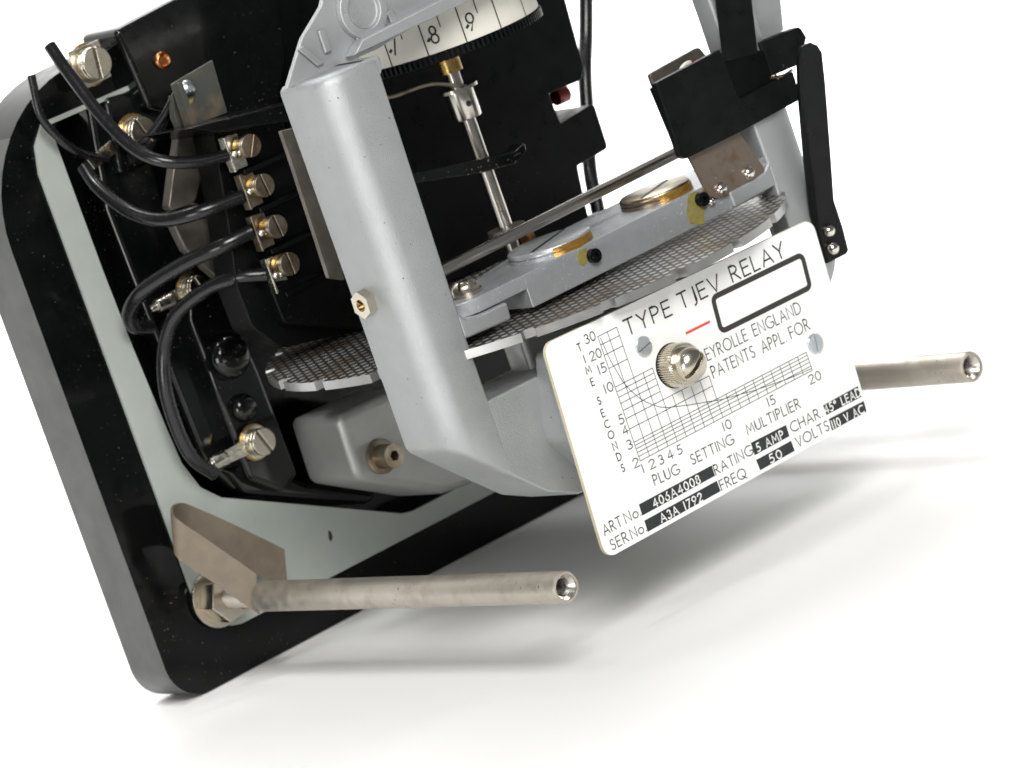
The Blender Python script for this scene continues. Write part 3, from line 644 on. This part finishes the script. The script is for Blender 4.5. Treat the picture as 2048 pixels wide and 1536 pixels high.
xd = (PL(*B6(1535, 265)) - PL(*B6(528, 795))).normalized(); zd_ = Vector((-xd.z, 0, xd.x))
for k_, (s, x, y) in enumerate(cent):
    b = B()
    c = PL(*B6(x, y), 0.006); gw = G[s][0] * hs
    for pl_ in G[s][1]:
        q = [c + xd * (px * hs - gw / 2) + zd_ * (py * hs - hs / 2) for px, py in pl_]
        cl_ = (q[0] - q[-1]).length < 1e-4; b.ribbon(q[:-1] if cl_ else q, W2, NN, closed=cl_)
    obj('lettering', b, 'ink', plate, flip=False)
def num(s, x0, y0, x1, y1, h=0.185): word(s, B6(x0, y0), B6(x1, y1), h, W2, gap=0.2)
num('30', 212, 112, 270, 84); num('20', 243, 212, 305, 183); num('15', 290, 290, 334, 268); num('10', 325, 402, 374, 380)
num('5', 412, 582, 438, 570); num('4', 434, 645, 462, 631); num('3', 460, 730, 486, 718); num('2', 496, 838, 526, 823)
word('1', B6(550, 865), B6(552, 864), 0.185, W2)
num('2', 590, 845, 620, 830); num('3', 646, 818, 670, 806); num('4', 696, 790, 726, 775); num('5', 754, 760, 778, 748)
num('10', 1018, 622, 1066, 598); num('15', 1280, 478, 1322, 456); num('20', 1524, 348, 1590, 314)
H3 = 0.21
word('PLUG', B6(615, 938), B6(760, 868), H3, W2); word('SETTING', B6(835, 818), B6(1078, 692), H3, W2); word('MULTIPLIER', B6(1160, 642), B6(1468, 482), H3, W2)
word('ART', B6(322, 1232), B6(425, 1172), H3, W2); word('No.', B6(447, 1160), B6(534, 1112), H3, W2)
word('SER', B6(366, 1318), B6(462, 1262), H3, W2); word('No.', B6(482, 1252), B6(566, 1204), H3, W2)
word('RATING', B6(972, 878), B6(1190, 754), H3, W2); word('FREQ', B6(1006, 968), B6(1152, 888), H3, W2)
word('CHAR.', B6(1418, 630), B6(1596, 535), H3, W2); word('VOLTS', B6(1452, 716), B6(1636, 612), H3, W2)
# graph
b = B(); O = PL(*B6(528, 795), 0.005); gx = PL(*B6(1535, 265), 0.005) - O; gy = PL(*B6(280, 68), 0.005) - O
def gp(cx, yv): return O + gx * ((cx - 1) / 19.0) + gy * (math.log(yv / 2.0) / math.log(15.0))
WL = 0.014
def gl(*pts): b.ribbon([gp(*p) for p in pts], WL, NN)
for yv in (2, 2.2, 2.4, 2.6, 2.8, 3): gl((1, yv), (20, yv))
gl((1, 4), (10, 4)); gl((1, 5), (10, 5))
for yv in (6, 7, 8, 9, 10): gl((1, yv), (5, yv))
for yv in (15, 20, 25, 30): gl((1, yv), (3, yv))
for c_ in range(1, 21): gl((c_, 2), (c_, 30 if c_ <= 3 else (10 if c_ <= 5 else (5 if c_ <= 10 else 3))))
cv = [(295, 75), (355, 210), (425, 330), (470, 382), (520, 425), (565, 452), (610, 470), (645, 480), (690, 483), (800, 470), (1000, 437), (1200, 382), (1400, 312), (1530, 255)]
b.ribbon([PL(*B6(x, y), 0.0055) for x, y in cv], WL, NN)
obj('printed_graph', b, 'ink', plate, flip=False)
# outlined empty box and red dash
b = B(); o4 = [A6(1083, 562), A6(1628, 298), A6(1684, 520), A6(1142, 792)]; c4 = [PL(*p, 0.006) for p in o4]
ce = sum(c4, Vector()) / 4
def inset(f):
    d1 = (c4[1] - c4[0]).normalized(); d2 = (c4[3] - c4[0]).normalized()
    return [c4[0] + (d1 + d2) * f, c4[1] + (d2 - d1) * f, c4[2] - (d1 + d2) * f, c4[3] + (d1 - d2) * f]
def rnd(cs, r): return [Vector((x, c4[0].y, z)) for x, z in fillet([(c.x, c.z) for c in cs], r, 6)]
ou, iu = rnd(inset(0), 0.17), rnd(inset(0.115), 0.06); n = len(ou)
b.add(ou + iu, [[i, (i + 1) % n, n + (i + 1) % n, n + i] for i in range(n)]); obj('printed_box_outline', b, 'ink2', plate, flip=False)
b = B(); b.ribbon([PL(*A6(945, 779), 0.006), PL(*A6(1078, 713), 0.006)], 0.055, NN); obj('red_dash', b, 'red', plate, flip=False)
# stamped number strips
def strip_(quad, s, p0, p1, lab, h=0.17, wd=0.031):
    b = B(); q = [PL(*B6(*p), 0.004) for p in quad]; b.prism(q, (0, -0.004, 0)); o = obj('number_strip', b, 'strip', plate, label=lab)
    tot = sum(G[c][0] for c in s) + 0.3 * (len(s) - 1); x = 0
    for wd_ in s.split(' '):
        x1 = x + sum(G[c][0] for c in wd_) + 0.3 * (len(wd_) - 1)
        q0, q1 = [tuple(p0[i] + (p1[i] - p0[i]) * f / tot for i in (0, 1)) for f in (x, x1)]
        t = B(); text(t, wd_, B6(*q0), B6(*q1), h, wd, off=0.0105, gap=0.3); obj('stamped_characters', t, 'white', o, flip=False); x = x1 + 0.9
strip_([(520, 1050), (945, 822), (965, 882), (540, 1115)], '406A4008', (612, 1068), (882, 922), 'black strip stamped 406A4008')
strip_([(552, 1145), (975, 912), (998, 972), (572, 1210)], 'A3A 1792', (655, 1156), (895, 1026), 'black strip stamped A3A 1792')
strip_([(1175, 690), (1380, 585), (1400, 650), (1198, 762)], '5 AMP', (1218, 742), (1370, 661), 'black strip stamped 5 AMP')
strip_([(1206, 790), (1410, 678), (1431, 736), (1230, 850)], '50', (1293, 808), (1360, 772), 'black strip stamped 50')
strip_([(1598, 470), (1800, 358), (1822, 420), (1618, 526)], '45° LEAD', (1616, 518), (1822, 412), 'black strip stamped 45 degrees LEAD')
strip_([(1632, 550), (1835, 445), (1853, 506), (1650, 617)], '110 V AC', (1658, 608), (1838, 512), 'black strip stamped 110 V AC')
# plate screws and thumb nut
for (u, v, sl) in ((1285, 692.5, -1.35), (1628, 687, -0.15)):
    b = B(); screw_head(b, PL(u, v), NN, 0.205, 0.07, sl, sw=0.14); obj('plate_screw', b, 'zinc', plate, bevel=0.012)
c = PL(1347, 731, 0.0)
b = B(); n = 208; vs = []; fs = []
for (t, k) in ((0.0, 0.97), (0.03, 1.0), (0.40, 1.0), (0.44, 0.93)):
    for i in range(n):
        a = 2 * math.pi * i / n; r = 0.46 * k * (1.0 if i % 4 in (0, 1) else 0.94); vs.append(c + NN * t + Vector((math.cos(a), 0, math.sin(a))) * r)
for j in range(3):
    for i in range(n): fs.append([j * n + i, j * n + (i + 1) % n, (j + 1) * n + (i + 1) % n, (j + 1) * n + i])
fs += [list(range(n)), list(range(3 * n, 4 * n))]; b.add(vs, fs)
kn = obj('thumb_nut', b, 'nickel', plate, sharp=20, label='knurled nickel thumb nut with slotted polished end')
b = B(); screw_head(b, c + NN * 0.42, NN, 0.355, 0.28, -0.95, dome=0.2, sw=0.12, n=48); obj('slotted_screw_end', b, 'nickel', kn, sharp=28, bevel=0.02)
b = B(); washer(b, c + NN * -0.0, NN, 0.475, 0.2, 0.012); obj('thumb_nut_washer', b, 'black', plate)

# --- black moulded block behind the frame, with notched right side
b = B()
bl = fillet([(700, -120), (1090, -150), (1168, 135), (1163, 160), (1098, 187), (1122, 247), (1188, 205), (1217, 296), (1155, 332), (1185, 470), (900, 560), (760, 300)], [0, 0, 8, 10, 3, 3, 8, 10, 6, 0, 0, 0])
b.prism([P(u, v, y=-2.5) for u, v in bl], (0, 3.4, 0)); cbx = obj('coil_housing', b, 'bake2', relay, bevel=0.06, seg=3, ang=40, label='large matt black moulded block with a notched right side')
b = B(); b.cyl(P(1110, 195, y=-1.6), P(1131, 186, y=-1.6), 0.2, 24); obj('red_insert', b, 'redpl', cbx)
b = B(); b.cyl(P(1050, 480, y=-5.2), P(1062, 472, y=-5.2), 0.16, 18); obj('copper_rivet', b, 'copper', cbx)

# --- terminal strip on the left of the coils
b = B()
tb = fillet([(425, 262), (560, 226), (600, 330), (740, 640), (690, 668), (565, 697), (505, 655), (474, 575), (452, 420)], [10, 0, 0, 0, 0, 40, 40, 20, 10])
b.prism([P(u, v, y=-2.6) for u, v in tb], (0, 0.8, 0)); b.prism(PP([(590, 300), (640, 300), (740, 620), (640, 640)], y=-1.8), (0, 3.6, 0))
b.prism([P(u, v, y=-2.9) for u, v in fillet([(535, 560), (700, 540), (745, 660), (570, 648)], [5, 0, 0, 20])], (0, 0.5, 0))
ts = obj('terminal_strip', b, 'bake2', relay, bevel=0.08, seg=3, ang=40, label='black moulded strip carrying four terminal screws')
tabs = [(466, 305), (497, 380), (520, 463), (549, 548)]; scr = [(500, 291), (527, 371), (553, 453), (578, 528)]
dz = Vector((0, 0, 1)); y0 = -2.9
for k, ((u, v), (su, sv)) in enumerate(zip(tabs, scr)):
    c = P(u, v, y=y0); s0 = P(su, sv, y=y0 - 0.25)
    # tinned tab: vertical leaf, bent foot under the screw
    b = B(); wv_ = Vector((0.06, 0.1, 0)); hz = 0.39
    p = c + Vector((-0.16, 0.0, 0)); b.prism([p + dz * hz, p + Vector((0.42, 0, 0)) + dz * hz * 0.9, p + Vector((0.42, 0, 0)) - dz * hz, p - dz * hz], (0, 0.07, 0))
    b.prism([p + Vector((0, -0.16, hz)), p + Vector((0, 0.07, hz)), p + Vector((0, 0.07, -hz)), p + Vector((0, -0.16, -hz))], (-0.05, 0, 0))
    tab = obj('terminal_tab', b, 'dullnick' if k in (1, 2) else 'tin', ts, bevel=0.015)
    b = B(); b.lathe(s0 + Vector((0, 0.3, 0)), NN, [(-0.3, 0.16), (0.05, 0.16), (0.05, 0.24), (0.1, 0.24), (0.13, 0.17), (0.18, 0.17)], 28); obj('brass_stem', b, 'brass', ts)
    b = B(); screw_head(b, s0 + NN * -0.12, NN, 0.255, 0.17, (-0.55, 0.12, 0.1, 0.05)[k], sw=0.10); obj('terminal_screw', b, 'dullnick', ts, bevel=0.018)
    b = B(); pt = c + Vector((-0.05, -0.1, -0.02)); b.lathe(pt, NN, [(0, 0.1), (0.05, 0.09), (0.09, 0.04)], 14); b.lathe(pt + Vector((0.13, 0, -0.03)), NN, [(0, 0.08), (0.05, 0.07), (0.07, 0.03)], 14); obj('solder_bead', b, 'tin', ts, sharp=70)
    # barrier between terminals
    b = B(); f = P(u + 22, v + 36, y=y0 - 0.1); b.prism([f, f + Vector((2.6, 0, 0)), f + Vector((2.6, 0, -0.10)), f + Vector((0, 0, -0.12))], (0, 0.7, 0)); obj('barrier', b, 'bake', ts, bevel=0.03)
# ledge above the terminals, dull side plate and the laminated strip behind the upright
b = B(); b.prism(PP([(372, 258), (600, 198), (640, 215), (640, 235), (430, 266)], y=-3.4), (0, 1.8, 0)); obj('cover_ledge', b, 'bake', ts, bevel=0.05)
b = B(); b.prism([P(u, v, y=-1.7) for u, v in fillet([(360, 264), (418, 262), (412, 320), (392, 405), (336, 425), (346, 345)], [4, 8, 6, 20, 10, 10])], (0, 0.3, 0)); sd = obj('side_plate', b, 'dullmet', ts, bevel=0.05)
b = B(); b.prism([P(u, v, y=-1.5) for u, v in fillet([(336, 425), (395, 404), (470, 520), (440, 560), (372, 500)], 8)], (0, 0.3, 0)); obj('side_plate', b, 'dullmet', ts, bevel=0.05)
b = B(); b.prism(PP([(562, 262), (610, 250), (690, 560), (658, 556), (585, 330)], y=-6.4), (0, 0.12, 0)); obj('laminated_strip', b, 'dullmet', relay, bevel=0.02, label='dull brown metal strip behind the left upright')
# solder bracket with thin lead
b = B(); b.prism([P(u, v, y=-1.9) for u, v in [(343, 168), (425, 120), (455, 225), (372, 256)]], (0, 0.06, 0)); b.prism(PP([(343, 168), (352, 166), (382, 252), (372, 256)], y=-1.9), (0, -0.25, 0))
b.prism(PP([(346, 190), (356, 196), (378, 258), (362, 262), (350, 235)], y=-1.6), (0, 0.2, 0))
sb = obj('solder_bracket', b, 'perspex', ts, bevel=0.01, label='dull grey tag bracket with a soldered lead')
b = B(); c = P(376, 178, y=-1.95); b.lathe(c, NN, [(0, 0.2), (0.06, 0.17), (0.11, 0.08), (0.12, 0.01)], 20); obj('solder_bead', b, 'zinc', sb, sharp=70)
b = B(); c = P(374, 195, y=-1.905); b.lathe(c, NN, [(0, 0.17), (0.012, 0.16)], 20); obj('flux_stain', b, 'olive', sb)
# copper eyelet
c = P(324, 120, y=-0.52 + BO); b = B(); b.lathe(c, NN, [(0, 0.2), (0.06, 0.2), (0.09, 0.15), (0.04, 0.09), (-0.03, 0.085)], 28, cap=False); b.cyl(c, c + NN * 0.01, 0.1, 16); obj('eyelet', b, 'copper', base, sharp=60)
# large terminal screws on the base
def big_screw(u, v, y, r, slot, name='stud_screw', sq=None, lug=None):
    y += BO; c = P(u, v, y=y)
    b = B(); washer(b, c + Vector((0, 0.16, 0)), NN, r * 1.32, 0.1, 0.05); wsh = obj('brass_washer', b, 'brass', base, bevel=0.012)
    if sq: b = B(); b.prism([c + Vector((0, 0.11, 0)) + Vector((a_, 0, c_)) * r * 1.15 for a_, c_ in ((-1, 1), (-1.05, -0.75), (-0.6, -1.1), (1, -1), (1, 1))], (0, -0.05, 0)); obj('square_washer', b, 'nickel', base, bevel=0.012)
    b = B(); b.lathe(c + Vector((0, 0.11, 0)), NN, [(0, r * 1.12), (0.05, r * 1.12), (0.06, r * 0.9), (0.1, r * 0.9)], 32); obj('spring_washer', b, 'nickel', base)
    b = B(); screw_head(b, c, NN, r, 0.26, slot, sw=0.09, n=36); obj(name, b, 'nickel', base, bevel=0.03, seg=3)
    if lug:
        (lu, lv_), = lug; e = P(lu, lv_, y=y + 0.05); d = (e - c); L_ = d.length; d.normalize(); t = NN.cross(d)
        b = B(); q = c + Vector((0, 0.1, 0)); ring = circle(q, NN, r * 1.2, 32)
        b.prism_hole(ring, [circle(q, NN, 0.12, 16)], NN * 0.06)
        b.prism([q + d * r * 0.9 + t * 0.17, q + d * L_ * 0.75 + t * 0.14, q + d * L_ * 0.75 - t * 0.14, q + d * r * 0.9 - t * 0.17], NN * 0.055)
        lg = obj('cable_lug', b, 'tin', base, bevel=0.015)
        b = B(); b.lathe(q + d * L_ * 0.62 + NN * 0.03, d, [(0, 0.13), (0.02, 0.17), (0.42, 0.16), (0.44, 0.1), (0.6, 0.07)], 14); obj('crimp', b, 'tin', lg, sharp=30, bevel=0.01)
big_screw(183, 128, -0.5, 0.37, -0.12, sq=True)
big_screw(275, 265, -0.6, 0.33, 0.35)
big_screw(388, 577, -0.5, 0.28, 0.3, lug=((322, 610),))
big_screw(516, 884, -0.62, 0.31, 0.35, lug=((420, 932),))
b = B(); c = P(205, 312, y=-0.2 + BO); b.prism([c + Vector((-0.4, 0, 0.05)), c + Vector((0.35, 0, 0.25)), c + Vector((0.4, 0, -0.05)), c + Vector((-0.3, 0, -0.2))], (0, 0.06, 0)); obj('cable_lug', b, 'tin', base, bevel=0.02)

# --- black cables
def cable(pts, r, lab, name='cable'):
    b = B(); r *= 1.12; b.tube([P(u, v, y=y + BO * max(0, min(1, (y + 2.6) / 1.6))) for u, v, y in pts], r, 16); return obj(name, b, 'wire', relay, sharp=80, label=lab)
cable([(100, 92, -1.2), (134, 142, -1.45), (205, 235, -1.9), (270, 298, -2.3), (330, 323, -2.6), (400, 323, -2.85), (452, 311, -2.95)], 0.125, 'black cable to the top terminal of the strip')
cable([(168, 335, -0.4), (200, 378, -0.9), (260, 423, -1.5), (325, 440, -2.1), (400, 424, -2.6), (483, 394, -2.9)], 0.14, 'black cable to the second terminal of the strip')
cable([(300, 655, -0.45), (268, 652, -0.5), (260, 622, -0.8), (290, 578, -1.4), (370, 526, -2.1), (440, 494, -2.6), (503, 463, -2.9)], 0.15, 'black looped cable to the third terminal of the strip')
cable([(430, 948, -0.6), (385, 915, -0.65), (352, 850, -0.7), (330, 770, -0.8), (330, 690, -1.0), (352, 630, -1.4), (410, 580, -2.0), (470, 556, -2.5), (534, 549, -2.9)], 0.14, 'black cable curving from the bottom lug to the fourth terminal')
cable([(62, 150, -0.5), (82, 232, -0.5), (120, 278, -0.45), (165, 308, -0.35), (215, 318, -0.22)], 0.085, 'thin black cable at the upper left edge')
cable([(354, 184, -2.0), (322, 240, -1.7), (290, 278, -1.4), (258, 300, -1.0)], 0.075, 'thin black lead from the soldered tag')
cable([(1172, -60, 0.2), (1172, 60, 0.2), (1170, 150, 0.0), (1176, 250, -0.2), (1180, 340, -0.5), (1200, 440, -1.2)], 0.15, 'black cable hanging behind the notched block')
cable([(1150, 330, -1.0), (1158, 380, -1.2), (1166, 430, -1.6)], 0.05, 'thin black lead beside the hanging cable')

# --- dial figures, curved round the drum
b = B()
def dp(a, z): return Vector((CX + (rd + 0.005) * math.cos(a), CY + (rd + 0.005) * math.sin(a), z))
def dang(u, v):
    d = CAMR.transposed() @ Vector(((u - 1024) / FPX, (768 - v) / FPX, -1.0)); o = CAM - Vector((CX, CY, 0))
    A_ = d.x ** 2 + d.y ** 2; B_ = o.x * d.x + o.y * d.y; C_ = o.x ** 2 + o.y ** 2 - rd ** 2; D_ = B_ * B_ - A_ * C_
    t = (-B_ - math.sqrt(max(D_, 0))) / A_; p = CAM + d * t; return math.atan2(p.y - CY, p.x - CX), p.z
def dtext(s, u0, v0, wpx, h):
    a0, z0 = dang(u0, v0)
    x = 0
    for c_ in s:
        gw, st = G[c_]
        for pl_ in st:
            q = [dp(a0 + (x + px) * h * 0.9 / rd, z0 + py * h) for px, py in pl_]
            mid = q[len(q) // 2]; nn = Vector((mid.x - CX, mid.y - CY, 0)).normalized()
            cl_ = (q[0] - q[-1]).length < 1e-4; b.ribbon(q[:-1] if cl_ else q, 0.04, nn, closed=cl_)
        x += gw + 0.2
dtext('7', 788, 110, 0, 0.36); dtext('8', 866, 88, 0, 0.36); dtext('9', 940, 62, 0, 0.36)
for (u, v) in ((781, 104), (857, 82), (934, 55)):
    a0, z0 = dang(u, v); b.ribbon([dp(a0, z0), dp(a0 + 0.015, z0 + 0.03)], 0.06, Vector((math.cos(a0), math.sin(a0), 0)))
a7, a8, a9 = dang(782, 125)[0], dang(858, 104)[0], dang(932, 78)[0]; st_ = (a9 - a7) / 2
for k in range(-3, 6):
    a0 = a7 + k * st_; nn = Vector((math.cos(a0), math.sin(a0), 0)); b.ribbon([dp(a0, zd + 0.0), dp(a0, zd + 0.85)], 0.03, nn)
    a1 = a0 + st_ / 2; nn = Vector((math.cos(a1), math.sin(a1), 0)); b.ribbon([dp(a1, zd + 0.5), dp(a1, zd + 0.85)], 0.025, nn)
obj('dial_figures', b, 'ink', dial, flip=False)
